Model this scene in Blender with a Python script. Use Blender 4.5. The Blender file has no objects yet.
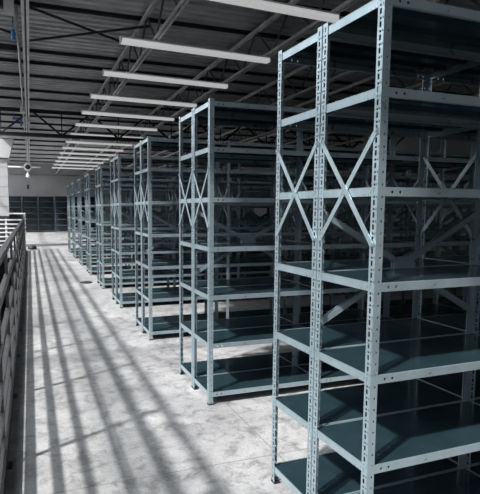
import bpy, bmesh, math, random
from mathutils import Vector, Matrix
random.seed(7)
S = bpy.context.scene
C = S.collection

# ------------------------------------------------------------------ materials
def mat(name, col, rough=.5, metal=0., noise=None, bump=None, spec=.5):
    m = bpy.data.materials.new(name); m.use_nodes = True
    nt = m.node_tree; N = nt.nodes; L = nt.links
    b = N['Principled BSDF']
    b.inputs['Base Color'].default_value = (*col, 1)
    b.inputs['Roughness'].default_value = rough
    b.inputs['Metallic'].default_value = metal
    b.inputs['Specular IOR Level'].default_value = spec
    if noise:
        scale, amt, ramt = noise
        tc = N.new('ShaderNodeTexCoord'); n = N.new('ShaderNodeTexNoise')
        n.inputs['Scale'].default_value = scale; n.inputs['Detail'].default_value = 6
        n.inputs['Roughness'].default_value = .65
        L.new(tc.outputs['Object'], n.inputs['Vector'])
        mr = N.new('ShaderNodeMapRange'); mr.inputs[1].default_value = .3; mr.inputs[2].default_value = .7
        mr.inputs[3].default_value = 1 - amt; mr.inputs[4].default_value = 1 + amt
        L.new(n.outputs['Fac'], mr.inputs[0])
        mx = N.new('ShaderNodeVectorMath'); mx.operation = 'SCALE'
        mx.inputs[0].default_value = col
        L.new(mr.outputs[0], mx.inputs['Scale']); L.new(mx.outputs[0], b.inputs['Base Color'])
        m2 = N.new('ShaderNodeMapRange'); m2.inputs[1].default_value = .3; m2.inputs[2].default_value = .7
        m2.inputs[3].default_value = max(.03, rough - ramt); m2.inputs[4].default_value = rough + ramt
        L.new(n.outputs['Fac'], m2.inputs[0]); L.new(m2.outputs[0], b.inputs['Roughness'])
        if bump:
            bp = N.new('ShaderNodeBump'); bp.inputs['Strength'].default_value = bump
            bp.inputs['Distance'].default_value = .01
            L.new(n.outputs['Fac'], bp.inputs['Height']); L.new(bp.outputs[0], b.inputs['Normal'])
    return m

M = {
 'steel': mat('galvanised_blue_steel', (.35, .44, .48), .34, .55, (7, .10, .12)),
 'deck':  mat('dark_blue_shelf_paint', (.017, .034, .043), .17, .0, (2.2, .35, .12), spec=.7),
 'foot':  mat('black_plastic', (.02, .02, .022), .6),
 'truss': mat('grey_truss_paint', (.82, .82, .82), .5, .1, (3, .25, .1)),
 'dark':  mat('dark_beam_paint', (.022, .022, .023), .6),
 'web':   mat('web_bar_paint', (.13, .13, .13), .5, .1),
 'roof':  mat('corrugated_roof_steel', (.60, .60, .605), .5, .05, (1.3, .3, .1)),
 'batten':mat('white_enamel', (.86, .86, .86), .35),
 'lens':  mat('opal_diffuser', (.78, .78, .78), .3),
 'pipe':  mat('conduit_grey', (.42, .42, .42), .35, .2, (6, .2, .1)),
 'rail':  mat('railing_black_paint', (.012, .012, .013), .45, 0, (14, .3, .1)),
 'railw': mat('railing_light_paint', (.75, .75, .75), .4),
 'blue':  mat('blue_plastic', (.03, .22, .55), .4),
 'wallw': mat('white_plaster', (.40, .40, .40), .8, 0, (.8, .08, .05)),
 'wallg': mat('grey_plaster', (.52, .52, .522), .85, 0, (.7, .14, .05)),
 'lower': mat('lower_floor_concrete', (.13, .13, .13), .7, 0, (.8, .3, .1)),
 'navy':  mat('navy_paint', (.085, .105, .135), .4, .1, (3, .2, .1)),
 'box':   mat('light_grey_box', (.6, .6, .6), .5),
}

def floor_material():
    m = bpy.data.materials.new('worn_concrete'); m.use_nodes = True
    nt = m.node_tree; N = nt.nodes; L = nt.links; b = N['Principled BSDF']
    geo = N.new('ShaderNodeNewGeometry')
    def noise(scale, detail, rough, vec=None, dist=0):
        n = N.new('ShaderNodeTexNoise'); n.inputs['Scale'].default_value = scale
        n.inputs['Detail'].default_value = detail; n.inputs['Roughness'].default_value = rough
        n.inputs['Distortion'].default_value = dist
        L.new(vec or geo.outputs['Position'], n.inputs['Vector']); return n
    n1 = noise(.75, 7, .68, dist=.6); n2 = noise(7, 8, .75, dist=.4); n3 = noise(55, 4, .7)
    r1 = N.new('ShaderNodeValToRGB'); e = r1.color_ramp.elements
    e[0].position = .3; e[0].color = (.22, .22, .225, 1); e[1].position = .64; e[1].color = (.50, .495, .49, 1)
    L.new(n1.outputs['Fac'], r1.inputs['Fac'])
    r2 = N.new('ShaderNodeValToRGB'); e = r2.color_ramp.elements
    e[0].position = .33; e[0].color = (.42, .42, .44, 1); e[1].position = .52; e[1].color = (1, 1, 1, 1)
    L.new(n2.outputs['Fac'], r2.inputs['Fac'])
    r3 = N.new('ShaderNodeValToRGB'); e = r3.color_ramp.elements
    e[0].position = .3; e[0].color = (.78, .78, .78, 1); e[1].position = .6; e[1].color = (1.05, 1.05, 1.05, 1)
    L.new(n3.outputs['Fac'], r3.inputs['Fac'])
    def mul(a, c):
        x = N.new('ShaderNodeMix'); x.data_type = 'RGBA'; x.blend_type = 'MULTIPLY'; x.inputs[0].default_value = 1
        L.new(a, x.inputs[6]); L.new(c, x.inputs[7]); return x.outputs[2]
    col = mul(mul(r1.outputs[0], r2.outputs[0]), r3.outputs[0])
    # saw-cut joints across the slab
    sep = N.new('ShaderNodeSeparateXYZ'); L.new(geo.outputs['Position'], sep.inputs[0])
    def math_(op, a, v=None, w=None):
        x = N.new('ShaderNodeMath'); x.operation = op
        L.new(a, x.inputs[0])
        if v is not None: x.inputs[1].default_value = v
        if w is not None: x.inputs[2].default_value = w
        return x.outputs[0]
    def joint(axis, off, pitch, wid):
        a = math_('ADD', sep.outputs[axis], off); a = math_('DIVIDE', a, pitch); a = math_('FRACT', a)
        a = math_('SUBTRACT', a, .5); a = math_('ABSOLUTE', a)
        return math_('GREATER_THAN', a, .5 - wid / pitch)
    j = N.new('ShaderNodeMath'); j.operation = 'MAXIMUM'
    L.new(joint(1, -5.25 + 20, 1.6, .006), j.inputs[0]); L.new(joint(0, 20.9, 3.2, .006), j.inputs[1])
    mx = N.new('ShaderNodeMix'); mx.data_type = 'RGBA'; mx.blend_type = 'MIX'
    L.new(math_('MULTIPLY', j.outputs[0], .55), mx.inputs[0]); L.new(col, mx.inputs[6]); mx.inputs[7].default_value = (.16, .16, .16, 1)
    L.new(mx.outputs[2], b.inputs['Base Color'])
    rr = N.new('ShaderNodeMapRange'); rr.inputs[1].default_value = .3; rr.inputs[2].default_value = .7
    rr.inputs[3].default_value = .38; rr.inputs[4].default_value = .75
    L.new(n2.outputs['Fac'], rr.inputs[0]); L.new(rr.outputs[0], b.inputs['Roughness'])
    bp = N.new('ShaderNodeBump'); bp.inputs['Strength'].default_value = .35; bp.inputs['Distance'].default_value = .006
    L.new(n2.outputs['Fac'], bp.inputs['Height']); L.new(bp.outputs[0], b.inputs['Normal'])
    return m
M['floor'] = floor_material()
M['lens'].node_tree.nodes['Principled BSDF'].inputs['Emission Color'].default_value = (1, 1, 1, 1)
M['lens'].node_tree.nodes['Principled BSDF'].inputs['Emission Strength'].default_value = .30  # faint glow added to lift the lamp bars, which render too dark without it

# ------------------------------------------------------------------ mesh helpers
def bx(bm, x0, x1, y0, y1, z0, z1, mi=0):
    v = [bm.verts.new(p) for p in ((x0,y0,z0),(x1,y0,z0),(x1,y1,z0),(x0,y1,z0),(x0,y0,z1),(x1,y0,z1),(x1,y1,z1),(x0,y1,z1))]
    for f in ((0,3,2,1),(4,5,6,7),(0,1,5,4),(1,2,6,5),(2,3,7,6),(3,0,4,7)):
        bm.faces.new([v[i] for i in f]).material_index = mi
def bar(bm, a, b, w, t, up=(0,0,1)):
    """flat rectangular bar from a to b, w along 'up' side, t along the other"""
    a = Vector(a); b = Vector(b); d = (b - a).normalized(); u = Vector(up)
    s = d.cross(u); s.normalize(); u = s.cross(d)
    vs = []
    for p in (a, b):
        for q, r in ((-1,-1),(1,-1),(1,1),(-1,1)):
            vs.append(bm.verts.new(p + s * (q * t / 2) + u * (r * w / 2)))
    for f in ((0,1,2,3),(7,6,5,4),(0,4,5,1),(1,5,6,2),(2,6,7,3),(3,7,4,0)):
        bm.faces.new([vs[i] for i in f])
def tube(bm, pts, r, n=10, cap=True):
    pts = [Vector(p) for p in pts]; rings = []
    for i, p in enumerate(pts):
        d = (pts[min(i+1, len(pts)-1)] - pts[max(i-1, 0)]).normalized()
        ref = Vector((0,0,1)) if abs(d.z) < .9 else Vector((1,0,0))
        s = d.cross(ref).normalized(); u = s.cross(d)
        rings.append([bm.verts.new(p + (s*math.cos(2*math.pi*k/n) + u*math.sin(2*math.pi*k/n))*r) for k in range(n)])
    for a, b in zip(rings, rings[1:]):
        for k in range(n):
            f = bm.faces.new((a[k], a[(k+1)%n], b[(k+1)%n], b[k])); f.smooth = True
    if cap: bm.faces.new(rings[0]); bm.faces.new(rings[-1])
def lathe(bm, prof, c=(0,0,0), n=20, axis='z'):
    rings = []
    for r, h in prof:
        ring = []
        for k in range(n):
            a = 2*math.pi*k/n; x, y = r*math.cos(a), r*math.sin(a)
            p = (x, y, h) if axis == 'z' else (x, h, y)
            ring.append(bm.verts.new((p[0]+c[0], p[1]+c[1], p[2]+c[2])))
        rings.append(ring)
    for a, b in zip(rings, rings[1:]):
        for k in range(n):
            f = bm.faces.new((a[k], a[(k+1)%n], b[(k+1)%n], b[k])); f.smooth = True
    bm.faces.new(rings[0]); bm.faces.new(rings[-1])
def mesh(name, bm, *ms):
    bmesh.ops.recalc_face_normals(bm, faces=bm.faces)
    me = bpy.data.meshes.new(name); bm.to_mesh(me); bm.free()
    for m in ms: me.materials.append(m)
    return me
def put(name, me, parent=None, loc=(0,0,0), rot=None):
    o = bpy.data.objects.new(name, me); C.objects.link(o); o.location = loc
    if rot: o.rotation_euler = rot
    if parent: o.parent = parent
    return o
def obj(name, bm, m, parent=None, loc=(0,0,0)):
    return put(name, mesh(name, bm, *(m if isinstance(m, tuple) else (m,))), parent, loc)
def tag(o, label, cat, group=None, kind=None):
    o['label'] = label; o['category'] = cat
    if group: o['group'] = group
    if kind: o['kind'] = kind
    return o
def thing(name, label, cat, loc=(0,0,0), group=None):
    return tag(put(name, None, None, loc), label, cat, group)
def struct(name, bm, m):
    o = obj(name, bm, m); o['kind'] = 'structure'; return o
def copy_tree(o, parent=None):
    c = o.copy(); C.objects.link(c)
    if parent: c.parent = parent
    for ch in list(o.children): copy_tree(ch, c)
    return c

# ------------------------------------------------------------------ shelving
W = 1.05; D = .425; H = 2.472; PW = .038
LV = [.105, .515, .915, 1.31, 1.705, 2.10, 2.452]
BR0, BR1 = 1.47, 1.935          # end cross braces
BB0, BB1 = 1.05, 1.60           # back cross braces

def post_mesh(sx, sy, fine=True):
    """perforated angle post; corner at origin, flanges reach sx along x and sy along y"""
    bm = bmesh.new()
    if not fine:
        bx(bm, min(0, sx*.002), max(0, sx*.002), min(0, sy*PW), max(0, sy*PW), .01, H)
        bx(bm, min(0, sx*PW), max(0, sx*PW), min(0, sy*.002), max(0, sy*.002), .01, H)
        return bm
    zs = []; z = .012; holes = {}
    while z < H - .03:
        zs += [z, z+.0085, z+.0200, z+.0420]
        z += .05
    zs.append(H)
    def flange(P, us, test):
        grid = [[bm.verts.new(P(u, zz)) for u in us] for zz in zs]
        for i in range(len(zs)-1):
            for j in range(len(us)-1):
                if not test(i % 4, j, i): bm.faces.new((grid[i][j], grid[i][j+1], grid[i+1][j+1], grid[i+1][j]))
    n = len(zs) - 1
    # broad holes down the flange that faces the aisle, small ones beside them
    flange(lambda u, zz: (0, sy*u, zz), [0, .0035, .0090, .0150, .0265, PW],
           lambda r, j, i: i < n-1 and ((r == 2 and j == 3) or (r == 0 and j == 3) or (r == 0 and j == 1)))
    flange(lambda u, zz: (sx*u, 0, zz), [0, .0205, .029, PW], lambda r, j, i: i < n-1 and r == 0 and j == 1)
    bmesh.ops.remove_doubles(bm, verts=bm.verts, dist=.0004)
    bmesh.ops.recalc_face_normals(bm, faces=bm.faces)
    bmesh.ops.solidify(bm, geom=bm.faces[:], thickness=.002)
    return bm
PM = {(sx, sy): mesh('post', post_mesh(sx, sy), M['steel']) for sx in (-1, 1) for sy in (-1, 1)}

def foot_mesh(sx, sy):
    bm = bmesh.new()
    a, b = (.0, .042)
    xs = sorted((sx*a, sx*b)); ys = sorted((sy*a, sy*b))
    bx(bm, *xs, *ys, 0, .006)
    bx(bm, *sorted((.002*sx, .006*sx)), *ys, .006, .022); bx(bm, *xs, *sorted((.002*sy, .006*sy)), .006, .022)
    return mesh('foot', bm, M['foot'])
FM = {k: foot_mesh(*k) for k in PM}

def shelf_bm(bm, x0, x1, y0, y1, z, top=True, rim=True):
    if top:
        bx(bm, x0+.006, x1-.006, y0+.006, y1-.006, z-.003, z)
        for q in (.33, .67):   # stiffening ribs under the pan
            yy = y0 + (y1-y0)*q
            bx(bm, x0+.02, x1-.02, yy-.02, yy+.02, z-.018, z-.003)
def rim_bm(x0, x1, y0, y1, h=.036):
    """folded edge all round, round bolt holes near the corners of the long sides"""
    bm = bmesh.new(); t = .0035
    us = [x0+.003]
    for c in (.075, .115):
        us += [x0+c-.006, x0+c+.006]
    r = [x1-(u-x0) for u in us][::-1]
    us = us + r; zs = [-h, -.024, -.013, 0]
    for yy in (y0+.003, y1-.003):
        g = [[bm.verts.new((u, yy, zz)) for u in us] for zz in zs]
        for i in range(3):
            for j in range(len(us)-1):
                if i == 1 and j in (1, 3, 6, 8): continue
                bm.faces.new((g[i][j], g[i][j+1], g[i+1][j+1], g[i+1][j]))
    for xx in (x0+.003, x1-.003):
        v = [bm.verts.new(p) for p in ((xx, y0+.003, -h), (xx, y1-.003, -h), (xx, y1-.003, 0), (xx, y0+.003, 0))]
        bm.faces.new(v)
    bmesh.ops.recalc_face_normals(bm, faces=bm.faces)
    bmesh.ops.solidify(bm, geom=bm.faces[:], thickness=t)
    # inward return lip underneath
    bx(bm, x0+.006, x1-.006, y0+.005, y0+.018, -h, -h+.002); bx(bm, x0+.006, x1-.006, y1-.018, y1-.005, -h, -h+.002)
    # narrow turned-over edge on top
    bx(bm, x0+.004, x1-.004, y0+.002, y0+.007, -.001, .0015); bx(bm, x0+.004, x1-.004, y1-.007, y1-.002, -.001, .0015)
    bx(bm, x0+.002, x0+.007, y0+.004, y1-.004, -.001, .0015); bx(bm, x1-.007, x1-.002, y0+.004, y1-.004, -.001, .0015)
    return bm
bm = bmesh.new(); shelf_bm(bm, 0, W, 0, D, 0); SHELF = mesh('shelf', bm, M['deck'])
RIM = mesh('shelf_rim', rim_bm(0, W, 0, D), M['steel'])

def brace_mesh(a, b, up, w=.024, t=.003):
    bm = bmesh.new(); bar(bm, a, b, w, t, up)
    for p in (a, b):
        n = Vector(up).cross((Vector(b)-Vector(a)).normalized())
        q = Vector(p)
        bar(bm, q - n*.006, q + n*.006, .014, .014, (0, 0, 1) if abs(n.z) < .9 else (1, 0, 0))
    return mesh('cross_brace', bm, M['steel'])
def side_braces(xx):
    e = .018
    return [((xx, e, BR0), (xx, D-e, BR1)), ((xx+.004, e, BR1), (xx+.004, D-e, BR0))]
def upv(a, b, n):
    d = (Vector(b)-Vector(a)).normalized(); return Vector(n).cross(d)
_bc = {}
def side_brace_meshes(xx):
    if xx not in _bc: _bc[xx] = [brace_mesh(a, b, upv(a, b, (1,0,0))) for a, b in side_braces(xx)]
    return _bc[xx]
def back_braces(y):
    return [((.02, y, BB0), (W-.02, y, BB1)), ((.02, y+.004, BB1), (W-.02, y+.004, BB0))]
_bb = {}
def back_brace_meshes(y):
    if y not in _bb: _bb[y] = [brace_mesh(a, b, upv(a, b, (0,1,0)), .03) for a, b in back_braces(y)]
    return _bb[y]
bm = bmesh.new()
zc = (BB0+BB1)/2; xc = W/2
vv = [bm.verts.new((xc+dx, 0, zc+dz)) for dx, dz in ((-.07,-.012),(-.035,-.045),(.035,-.045),(.07,-.012),(.07,.012),(.035,.045),(-.035,.045),(-.07,.012))]
v2 = [bm.verts.new((v.co.x, -.004, v.co.z)) for v in vv]
bm.faces.new(vv); bm.faces.new(v2[::-1])
for k in range(8): bm.faces.new((vv[k], vv[(k+1)%8], v2[(k+1)%8], v2[k]))
GUS = mesh('gusset_plate', bm, M['steel'])

def rack_parts(root, first, front):
    """front=True: the unit whose open face looks towards the viewer; braces sit on its back plane"""
    ps = []
    if first: ps += [((0, 0), (1, 1)), ((0, D), (1, -1))]
    ps += [((W, 0), (-1, 1)), ((W, D), (-1, -1))]
    for (x, y), k in ps:
        p = put('post', PM[k], root, (x, y, 0)); put('foot', FM[k], p)
    for z in LV:
        s = put('shelf', SHELF, root, (0, 0, z)); put('shelf_rim', RIM, s)
    if first:
        for m in side_brace_meshes(-.006): put('side_brace', m, root)
    for m in side_brace_meshes(W-.012): put('side_brace', m, root)
    by = D - .006 if front else .006
    for m in back_brace_meshes(by): put('back_brace', m, root)
    put('gusset_plate', GUS, root, (0, by-.008, 0))

def rack_plain(first, front):
    bm = bmesh.new()
    ps = [(W, 0, -1, 1), (W, D, -1, -1)] + ([(0, 0, 1, 1), (0, D, 1, -1)] if first else [])
    for x, y, sx, sy in ps:
        for r in ((min(0, sx*.002), max(0, sx*.002), min(0, sy*PW), max(0, sy*PW)), (min(0, sx*PW), max(0, sx*PW), min(0, sy*.002), max(0, sy*.002))):
            bx(bm, x+r[0], x+r[1], y+r[2], y+r[3], 0, H)
    for z in LV:
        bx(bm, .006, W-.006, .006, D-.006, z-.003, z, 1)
        for y in (.002, D-.006): bx(bm, .003, W-.003, y, y+.004, z-.036, z+.001)
        for x in (.002, W-.006): bx(bm, x, x+.004, .006, D-.006, z-.036, z+.001)
    by = D - .006 if front else .006
    for a, b in back_braces(by): bar(bm, a, b, .03, .003, upv(a, b, (0,1,0)))
    for a, b in side_braces(W-.012): bar(bm, a, b, .024, .003, upv(a, b, (1,0,0)))
    return mesh('rack', bm, M['steel'], M['deck'])

X0 = 1.343; X1 = 1.318
ROWS = [1.704, 3.775, 5.955, 8.095, 10.21, 12.45, 14.63, 16.85, 19.0]
NB   = [3, 5, 6, 8, 8, 8, 7, 7, 7]
DET  = [3, 3, 3, 2, 2, 1, 1, 1, 1]
ORD = ['first', 'second', 'third', 'fourth', 'fifth', 'sixth', 'seventh', 'eighth', 'ninth']
G = 'blue-grey perforated steel shelving bays in the double rows'
proto = {}
plain = {}
for r, y0 in enumerate(ROWS):
    for side in (0, 1):
        for b in range(NB[r]):
            loc = ((X0 if r else X1) + b*(W+.002), y0 + side*(D+.009), 0)
            where = 'near half' if side == 0 else 'far half'
            if b == 0: pos = 'end bay on the aisle'
            else: pos = ORD[b] + ' bay in from the aisle'
            rz = 0
            if r == 0:   # the nearest row stands very slightly askew
                rz = .022; u, v = b*(W+.002), side*(D+.009)
                loc = (1.328 + u*math.cos(rz) - v*math.sin(rz), y0 + u*math.sin(rz) + v*math.cos(rz), 0)
            lab = 'empty blue-grey steel shelving, %s, %s of the %s row' % (pos, where, ORD[r] if r else 'nearest')
            if b < DET[r]:
                k = (b == 0, side)
                if k in proto:
                    o = copy_tree(proto[k]); o.location = loc; tag(o, lab, 'shelving', G)
                else:
                    o = thing('shelving_unit', lab, 'shelving', loc, G); rack_parts(o, b == 0, side == 0); proto[k] = o
                o.rotation_euler = (0, 0, rz)
            else:
                if side not in plain: plain[side] = rack_plain(False, side == 0)
                o = put('shelving_unit', plain[side], None, loc); tag(o, lab, 'shelving', G)

# shelving along the end wall
bm = bmesh.new(); bx(bm, .04, W-.04, D+.001, D+.004, .1, H-.02); BACK = mesh('back_panel', bm, M['deck'])
_nv = {}
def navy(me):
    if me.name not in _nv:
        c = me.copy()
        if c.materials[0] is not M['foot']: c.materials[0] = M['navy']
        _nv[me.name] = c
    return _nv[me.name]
for i, (x, y) in enumerate([(-1.55, 36.6), (-.498, 36.6), (.554, 36.6), (1.606, 35.3), (2.658, 35.3), (3.71, 35.3)]):
    o = copy_tree(proto[(i in (0, 3), 0)]); o.location = (x, y, 0); o.rotation_euler = (0, 0, 0)
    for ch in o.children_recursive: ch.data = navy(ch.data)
    lab = ['leftmost bay, against the white wall', 'second bay from the left', 'third bay from the left',
           'fourth bay from the left, standing further forward', 'fifth bay from the left, partly behind the rows', 'sixth bay from the left, behind the rows'][i]
    put('back_panel', BACK, o)
    tag(o, 'navy steel shelving on far end wall, ' + lab, 'shelving', 'shelving bays along the far end wall')

# ------------------------------------------------------------------ setting
ZR = 4.72
bm = bmesh.new(); bx(bm, -.22, 15, -6, 37.5, -.25, 0); bx(bm, -7, -.22, 20.4, 37.5, -.25, 0); struct('floor', bm, M['floor'])
bm = bmesh.new(); bx(bm, -7.2, 15.2, -6.2, 37.7, -4.4, -4.2); struct('floor_lower', bm, M['lower'])
bm = bmesh.new(); bx(bm, -7.2, 15.2, 37.5, 37.7, -4.2, 5.2); struct('wall_back', bm, M['wallg'])
bm = bmesh.new(); bx(bm, 15, 15.2, -6, 37.5, -4.2, 5.2); struct('wall_right', bm, M['wallg'])
bm = bmesh.new(); bx(bm, -7.2, -7, -6, 37.5, -4.2, 5.2); struct('wall_left', bm, M['dark'])
# wall behind the viewer, with window openings
bm = bmesh.new()
bx(bm, -7.2, 15.2, -6.2, -6, -4.2, 1.0); bx(bm, -7.2, 15.2, -6.2, -6, 4.3, 5.2)
for a, b in ((-7.2, 15.2),): bx(bm, a, b, -6.2, -6, 1.0, 4.3)
struct('wall_front', bm, M['wallw'])
# edge beam of the slab
bm = bmesh.new(); bx(bm, -.225, -.22, -6, 20.4, -.3, .001); struct('trim_1', bm, M['dark'])
# white wall block beyond the opening
bm = bmesh.new(); 
zz = 1.3
while zz < 3.6:
    bx(bm, -7, -.80, 22.02, 22.25, zz, zz+.02); bx(bm, -7, -.79, 22, 22.25, zz+.02, min(zz+.39, 3.63)); zz += .39
struct('wall_side', bm, M['wallw'])
bm = bmesh.new(); bx(bm, -7, -.81, 22.01, 22.25, 0, 1.3); struct('baseboard_side', bm, M['dark'])
bm = bmesh.new()
vs = [(-7, 0, 3.63), (-.72, 0, 3.63), (-.52, 0, 4.36), (-7, 0, 4.36)]
f0 = [bm.verts.new((x, 21.9, z)) for x, y, z in vs]; f1 = [bm.verts.new((x, 22.4, z)) for x, y, z in vs]
bm.faces.new(f0); bm.faces.new(f1[::-1])
for k in range(4): bm.faces.new((f0[k], f0[(k+1)%4], f1[(k+1)%4], f1[k]))
struct('trim_2', bm, M['wallg'])

# corrugated roof deck, ribs across the aisle
bm = bmesh.new()
prof = []
y = -6.2
while y < 37.6:
    prof += [(y, 0), (y+.10, 0), (y+.12, .07), (y+.20, .07), (y+.22, 0)]
    y += .22
for x0, x1, ya, yb in ((-1.15, 15.2, -6.2, 37.7), (-7.2, -1.15, 34.5, 37.7)):
    pa = None
    for (yy, dz) in prof:
        if yy < ya or yy > yb: continue
        p = (bm.verts.new((x0, yy, ZR+dz)), bm.verts.new((x1, yy, ZR+dz)))
        if pa: bm.faces.new((pa[0], pa[1], p[1], p[0]))
        pa = p
bmesh.ops.remove_doubles(bm, verts=bm.verts, dist=.0001)
bmesh.ops.recalc_face_normals(bm, faces=bm.faces)
bmesh.ops.solidify(bm, geom=bm.faces[:], thickness=.02)
bx(bm, -1.2, 15.2, -6.2, 37.7, ZR+.12, ZR+.2); bx(bm, -7.2, -1.2, 34.5, 37.7, ZR+.12, ZR+.2)
struct('ceiling', bm, M['roof'])
# skylight frame along the open strip
bm = bmesh.new()
for yy in [-6 + 9.25*k for k in range(5)]: bx(bm, -7, -1.2, yy-.03, yy+.03, ZR+.3, ZR+.4)
bx(bm, -1.26, -1.2, -6, 34.5, ZR, ZR+.4); bx(bm, -4.1, -4.04, -6, 34.5, ZR+.3, ZR+.4)
struct('window_1', bm, M['truss'])

# purlins across
bm = bmesh.new()
bx(bm, -1.1, 14.9, -.022, .022, -.008, 0); bx(bm, -1.1, 14.9, -.022, .022, -.065, -.057); bx(bm, -1.1, 14.9, -.006, .006, -.065, 0)
PUR = mesh('roof_purlin', bm, M['dark'])
PY = [-4.4, -2.9, -1.3, .2, 1.8, 3.2, 4.6, 5.8, 7.1, 8.41, 10.78, 11.63, 12.75, 14.3, 15.46, 18.2, 19.7, 21.2, 22.9, 24.6, 26.4, 28.4, 30.6, 33.0, 35.4]
for i, yy in enumerate(PY):
    o = put('roof_purlin', PUR, None, (0, yy, ZR))
    tag(o, 'thin dark steel purlin crossing under the corrugated roof deck', 'beam', 'roof purlins')
# thick stub beam at the upper left
bm = bmesh.new(); bx(bm, -1.1, -.12, 10.28, 10.42, ZR-.2, ZR-.1)
tag(obj('steel_beam', bm, M['dark']), 'thick short black beam at upper left, ending at the light conduit run', 'beam')
bm = bmesh.new(); bx(bm, -1.1, -.14, 8.15, 8.27, ZR-.2, ZR-.101)
tag(obj('steel_beam', bm, M['dark']), 'short black beam behind the pale box in the upper left corner', 'beam')
for a, b, t in (((.069, 8.268, 4.6), (1.75, 9.45, 4.6), 'thin dark roof brace rod slanting away to the right at upper left'),
                ((.065, 9.63, 4.52), (1.9, 8.2, 4.52), 'thin dark roof brace rod crossing over the other towards the viewer'),
                ((-.15, 9.6, 4.6), (-1.05, 8.9, 4.6), 'thin dark roof brace rod left of the conduit run')):
    bm = bmesh.new(); tube(bm, [a, b], .022, 8); tag(obj('brace_rod', bm, M['dark']), t, 'rod', 'roof brace rods')

# longitudinal trusses
def chord_bm(bm, y0, y1, z, s):
    """two back-to-back angles, s=+1 flange on top"""
    for q in (-1, 1):
        a, b = sorted((q*.012, q*.016)); bx(bm, a, b, y0, y1, min(z, z-s*.06), max(z, z-s*.06))
        a, b = sorted((q*.012, q*.048)); bx(bm, a, b, y0, y1, min(z, z-s*.005), max(z, z-s*.005))
TY0, TY1 = -5.9, 37.4
ZT, ZB = 4.60, 4.05
bm = bmesh.new(); chord_bm(bm, TY0, TY1, ZT, 1); TOP = mesh('top_chord', bm, M['truss'])
bm = bmesh.new(); chord_bm(bm, TY0, TY1, ZB, -1); BOT = mesh('bottom_chord', bm, M['truss'])
ZW0, ZW1 = ZB+.01, ZT-.01
PAN = .60
def web_mesh(sgn):
    bm = bmesh.new(); tube(bm, [(0, 0, ZW0 if sgn > 0 else ZW1), (0, PAN, ZW1 if sgn > 0 else ZW0)], .016, 6)
    return mesh('web_bar', bm, M['web'])
WM = (web_mesh(1), web_mesh(-1))
TL = ['longitudinal lattice roof truss directly over the railing, beside the pale conduit',
      'longitudinal lattice roof truss over the aisle, under the left part of the lamp bars',
      'longitudinal lattice roof truss on which the right ends of the lamp bars rest',
      'longitudinal lattice roof truss over the shelving, next right of the lamp bars',
      'longitudinal lattice roof truss over the shelving, fifth from the left',
      'longitudinal lattice roof truss over the shelving, sixth from the left',
      'longitudinal lattice roof truss over the shelving, seventh from the left']
for i, x in enumerate((0.02, 1.80, 3.67, 5.5, 7.35, 9.2, 11.05)):
    t = thing('roof_truss', TL[i], 'truss', (x, 0, 0), 'longitudinal lattice roof trusses')
    put('top_chord', TOP, t); put('bottom_chord', BOT, t)
    n = int((TY1-TY0)/PAN) - 1
    for k in range(n): put('web_bar', WM[k % 2], t, (0, TY0+.1+k*PAN, 0))
# cross girder
t = thing('roof_girder', 'black trussed girder spanning across the aisle under the roof', 'truss', (0, 16.5, 0))
bm = bmesh.new(); bx(bm, -1.1, 14.9, -.07, .07, ZR-.13, ZR-.11); bx(bm, -1.1, 14.9, -.01, .01, ZR-.22, ZR-.11); obj('top_chord', bm, M['dark'], t)
bm = bmesh.new(); bx(bm, -1.1, 14.9, -.08, .08, 3.79, 3.81); bx(bm, -1.1, 14.9, -.012, .012, 3.79, 3.9); bx(bm, -1.1, 14.9, -.05, .05, 3.88, 3.9); obj('bottom_chord', bm, M['dark'], t)
k = 0; x = -1.0
# panel points read from the photograph
bots = [-.74 + 1.75*q for q in range(9)]; 
for i, xb in enumerate(bots):
    for dx in (-.85, .85):
        if xb+dx < -1.1: continue
        bm = bmesh.new(); bar(bm, (xb, 0, 3.86), (xb+dx, 0, ZR-.17), .055, .055, (0, 1, 0)); obj('web_bar', bm, M['dark'], t)
    for xv in (xb,):
        bm = bmesh.new(); bar(bm, (xv, .0, 3.86), (xv, .0, ZR-.17), .03, .03, (0, 1, 0)); obj('web_strut', bm, M['dark'], t)

# lamp bars
bm = bmesh.new()
L2 = 1.2
prof = [(-.05, 0), (.05, 0), (.035, .06), (-.035, .06)]
a = [bm.verts.new((-L2, y, z)) for y, z in prof]; b = [bm.verts.new((L2, y, z)) for y, z in prof]
bm.faces.new(a); bm.faces.new(b[::-1])
for k in range(4): bm.faces.new((a[k], a[(k+1)%4], b[(k+1)%4], b[k]))
HOUS = mesh('housing', bm, M['batten'])
bm = bmesh.new(); bx(bm, -L2+.012, L2-.012, -.052, .052, -.03, -.001)
bx(bm, -L2+.012, L2-.012, -.053, -.0505, -.001, .03); bx(bm, -L2+.012, L2-.012, .0505, .053, -.001, .03); DIF = mesh('diffuser', bm, M['lens'])
bm = bmesh.new(); bx(bm, -.006, .006, -.050, .050, -.028, .062); CAP = mesh('end_cap', bm, M['batten'])
BY = [1.9, 3.75, 5.55, 7.45, 9.26, 11.19, 13.1, 15.0, 16.95, 18.9, 20.8, 22.7, 24.7, 26.7, 28.8, 31.0]
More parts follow.
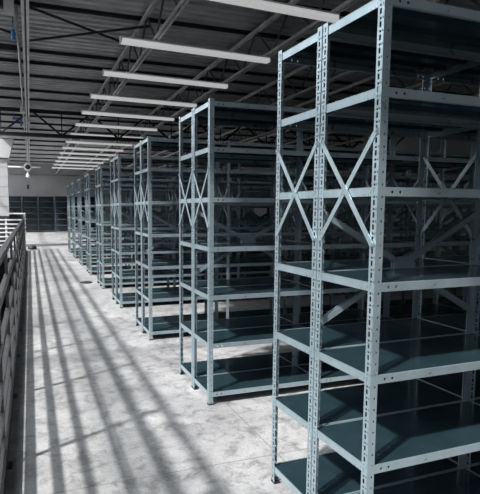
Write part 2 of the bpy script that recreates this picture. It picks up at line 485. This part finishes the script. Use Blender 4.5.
for i, yy in enumerate(BY):
    if i == 0: src = None
    o = thing('ceiling_lamp', 'white lamp bar slung across under the trusses, %s' % (
        ['over the viewer', 'just ahead of the viewer', 'nearest in view, cut by the top edge', 'second nearest, at top centre', 'third nearest',
         'fourth nearest', 'fifth nearest', 'sixth nearest', 'seventh nearest', 'eighth nearest', 'ninth nearest', 'tenth nearest', 'eleventh nearest',
         'twelfth nearest', 'thirteenth nearest', 'farthest of all'][i]), 'lamp', (2.48, yy, 3.975), 'lamp bars over the aisle')
    o.rotation_euler = (0, 0, math.radians(3.6))
    put('housing', HOUS, o); put('diffuser', DIF, o); put('end_cap', CAP, o, (-L2, 0, 0)); put('end_cap', CAP, o, (L2, 0, 0))

# conduits along the first truss
def tubeobj(name, pts, r, m, label, cat, group=None):
    bm = bmesh.new(); tube(bm, pts, r, 10); return tag(obj(name, bm, m), label, cat, group)
c1 = tubeobj('conduit_pipe', [(-.10, 8.3, 4.62), (-.10, 8.4, 4.5), (-.11, 8.6, 4.38), (-.09, 9.2, 4.33), (-.06, 34, 4.33)], .022, M['pipe'],
        'pale conduit pipe bending down from the roof box and running away along the truss', 'pipe')
bm = bmesh.new(); bx(bm, -.26, -.12, 7.9, 8.04, 4.36, ZR+.012)
tag(obj('junction_box', bm, M['box']), 'pale upright box hanging in the top left corner', 'box')
for x, y, z, l in ((-.10, 14.6, 4.222, 'small pale coupling box on the conduit, nearer one'), (.02, 15.1, 4.01, 'small pale coupling box on the conduit, further right one')):
    t = thing('coupling_box', l, 'box', (x, y, z), 'conduit coupling boxes')
    bm = bmesh.new(); bx(bm, -.06, .06, -.09, .09, -.08, .08); obj('box_body', bm, M['box'], t)
    bm = bmesh.new(); lathe(bm, [(.02, -.12), (.035, -.10), (.035, -.09)], (0, 0, 0), 12, 'y'); obj('gland', bm, M['pipe'], t)
bm = bmesh.new(); lathe(bm, [(.028, -.08), (.03, -.06), (.03, .06), (.028, .08)], (-.165, 8.8, 4.33), 12)
bx(bm, -.17, -.16, 8.78, 8.82, 4.33, ZR+.012)
tag(obj('blue_tag', bm, M['blue']), 'small bright blue fitting beside the conduit at upper left', 'fitting', 'blue fittings')
bm = bmesh.new(); bx(bm, -.42, -.14, 17.1, 17.22, 4.37, 4.44); bx(bm, -.2, -.14, 17.1, 17.22, 4.2, 4.37); bx(bm, -.38, -.36, 17.15, 17.17, 4.44, ZR+.012)
tag(obj('blue_tag', bm, M['blue']), 'small blue bracket just under the girder, left of the conduit', 'fitting', 'blue fittings')

# fixture at the end of the conduit
t = thing('ceiling_fixture', 'white ceiling fixture with two long thin arms and dark round hub near the end wall', 'lamp', (-.03, 28, 3.75))
bm = bmesh.new(); bx(bm, -.98, -.12, -.04, .04, -.035, .035); obj('arm', bm, M['batten'], t)
bm = bmesh.new(); bx(bm, .12, .62, -.04, .04, -.035, .035); obj('arm', bm, M['batten'], t)
bm = bmesh.new(); lathe(bm, [(.16, -.04), (.2, -.02), (.2, .06), (.12, .08)], (0, 0, 0), 20, 'y'); obj('hub_ring', bm, M['batten'], t)
bm = bmesh.new(); lathe(bm, [(.05, -.09), (.12, -.06), (.13, -.03)], (0, 0, 0), 20, 'y'); obj('hub', bm, M['dark'], t)
bm = bmesh.new(); tube(bm, [(0, .03, .1), (0, .03, .62)], .03); obj('drop_rod', bm, M['pipe'], t)
bm = bmesh.new(); lathe(bm, [(.02, -.2), (.03, -.3), (.1, -.42), (.11, -.5), (.03, -.55)], (0, 0, 0), 16); obj('pendant', bm, M['batten'], t)
bm = bmesh.new(); bx(bm, -.13, .0, 37.44, 37.498, 2.98, 3.26)
bx(bm, -.11, -.02, 37.42, 37.44, 3.0, 3.24)
tag(obj('wall_box', bm, M['dark']), 'small black box on the grey end wall above the shelving', 'box')
bm = bmesh.new(); tube(bm, [(-1.2, 37.4, 3.95), (3.4, 37.4, 3.95)], .03, 8); 
tag(obj('wall_pipe', bm, M['pipe']), 'pale horizontal pipe along the top of the grey end wall', 'pipe')

# ------------------------------------------------------------------ railings
RX = -.2
RZ = [.17, .34, .53, .76, 1.035]
t = thing('guard_railing', 'long black bar railing running away along the left edge of the floor', 'railing', (RX, 0, 0))
Y0, Y1 = -2.2, 20.3
bm = bmesh.new(); bx(bm, -.028, .028, Y0, Y1, 1.27, 1.31); bmesh.ops.bevel(bm, geom=bm.edges[:], offset=.006, segments=2, affect='EDGES'); obj('top_rail', bm, M['rail'], t)
for z in RZ:
    hh = .034 if z > 1 else .022
    bm = bmesh.new(); bx(bm, -.016, .016, Y0, Y1, z-hh, z+hh); obj('rail_bar', bm, M['rail'], t)
bm = bmesh.new(); bx(bm, -.018, .02, Y0, Y1, .001, .10); obj('toe_board', bm, M['rail'], t)
bm = bmesh.new(); bx(bm, -.012, .012, -.02, .02, .0, 1.27); bx(bm, -.018, .05, -.045, .045, 0, .008); PO = mesh('post', bm, M['rail'])
y = 3.26 - 4*1.26
while y < Y1:
    put('post', PO, t, (0, y, 0)); y += 1.26
put('post', PO, t, (0, Y1-.02, 0))
t = thing('guard_railing', 'pale bar railing crossing at the far end of the floor opening', 'railing', (RX, 20.42, 0))
for k in range(8):
    bm = bmesh.new(); z = .08 + k*.158; bx(bm, -4.2, .02, -.02, .02, z-.022, z+.022); obj('rail_bar', bm, M['railw'], t)
for x in (0, -.66, -1.6, -2.6, -3.6):
    bm = bmesh.new(); bx(bm, x-.035, x+.035, .021, .06, 0, 1.22 if x else 1.42); obj('post', bm, M['railw'], t)
bm = bmesh.new(); bx(bm, -.62, .035, -.025, .06, 1.40, 1.45); obj('top_rail', bm, M['railw'], t)

# things on the floor
bm = bmesh.new(); lathe(bm, [(.15, 0), (.17, .03), (.16, .09), (.12, .14), (.06, .17), (.02, .175)], (0, 0, 0), 18)
for v in bm.verts: v.co.x *= 1.0 + .08*math.sin(v.co.y*20); v.co.z *= 1 + .06*math.sin(v.co.x*25)
tag(obj('black_sack', bm, M['foot'], None, (.05, 21.2, 0)), 'small rounded black sack on the floor by the end of the railing', 'bag')
bm = bmesh.new(); lathe(bm, [(.13, 0), (.13, .012), (.11, .018), (.03, .02)], (0, 0, 0), 18)
for v in bm.verts: v.co.y *= 1.3
tag(obj('floor_mat', bm, M['foot'], None, (1.12, 11.2, 0)), 'small flat dark disc lying on the floor beside the fifth row', 'disc')

# ------------------------------------------------------------------ light
sun = bpy.data.lights.new('sun', 'SUN'); sun.energy = SUN = 5.2; sun.angle = math.radians(2.6); sun.color = (1, .985, .97)
so = bpy.data.objects.new('sun', sun); C.objects.link(so)
so.rotation_euler = Vector((1, .5, -1.09)).to_track_quat('-Z', 'Y').to_euler()
w = bpy.data.worlds.new('world'); S.world = w; w.use_nodes = True
bg = w.node_tree.nodes['Background']; bg.inputs[0].default_value = (.90, .95, 1.0, 1); bg.inputs[1].default_value = 2.7
def portal(loc, sx, sy, rot):
    l = bpy.data.lights.new('portal', 'AREA'); l.shape = 'RECTANGLE'; l.size = sx; l.size_y = sy; l.cycles.is_portal = True
    o = bpy.data.objects.new('portal', l); C.objects.link(o); o.location = loc; o.rotation_euler = rot
portal((-4.1, 14.25, ZR+.5), 5.8, 40.5, (0, 0, 0))

# ------------------------------------------------------------------ camera
f, yaw, pit, rol, h = 502.455, .341876, .102194, .00407184, 1.612924
cd = bpy.data.cameras.new('camera'); co = bpy.data.objects.new('camera', cd); C.objects.link(co); S.camera = co
cd.sensor_fit = 'HORIZONTAL'; cd.sensor_width = 36; cd.lens = f/480*36
cd.shift_x = 30.775/480; cd.shift_y = 13.83/480; cd.clip_start = .02; cd.clip_end = 200
c, s = math.cos(yaw), math.sin(yaw)
fw = Vector((s*math.cos(pit), c*math.cos(pit), -math.sin(pit))); r0 = Vector((c, -s, 0)); u0 = r0.cross(fw)
r1 = r0*math.cos(rol) + u0*math.sin(rol); u1 = -r0*math.sin(rol) + u0*math.cos(rol)
mw = Matrix((r1, u1, -fw)).transposed().to_4x4(); mw.translation = (0, 0, h); co.matrix_world = mw

S.view_settings.view_transform = 'Standard'; S.view_settings.look = 'None'
S.view_settings.gamma = 1; S.view_settings.use_curve_mapping = False
S.view_settings.exposure = 0.40
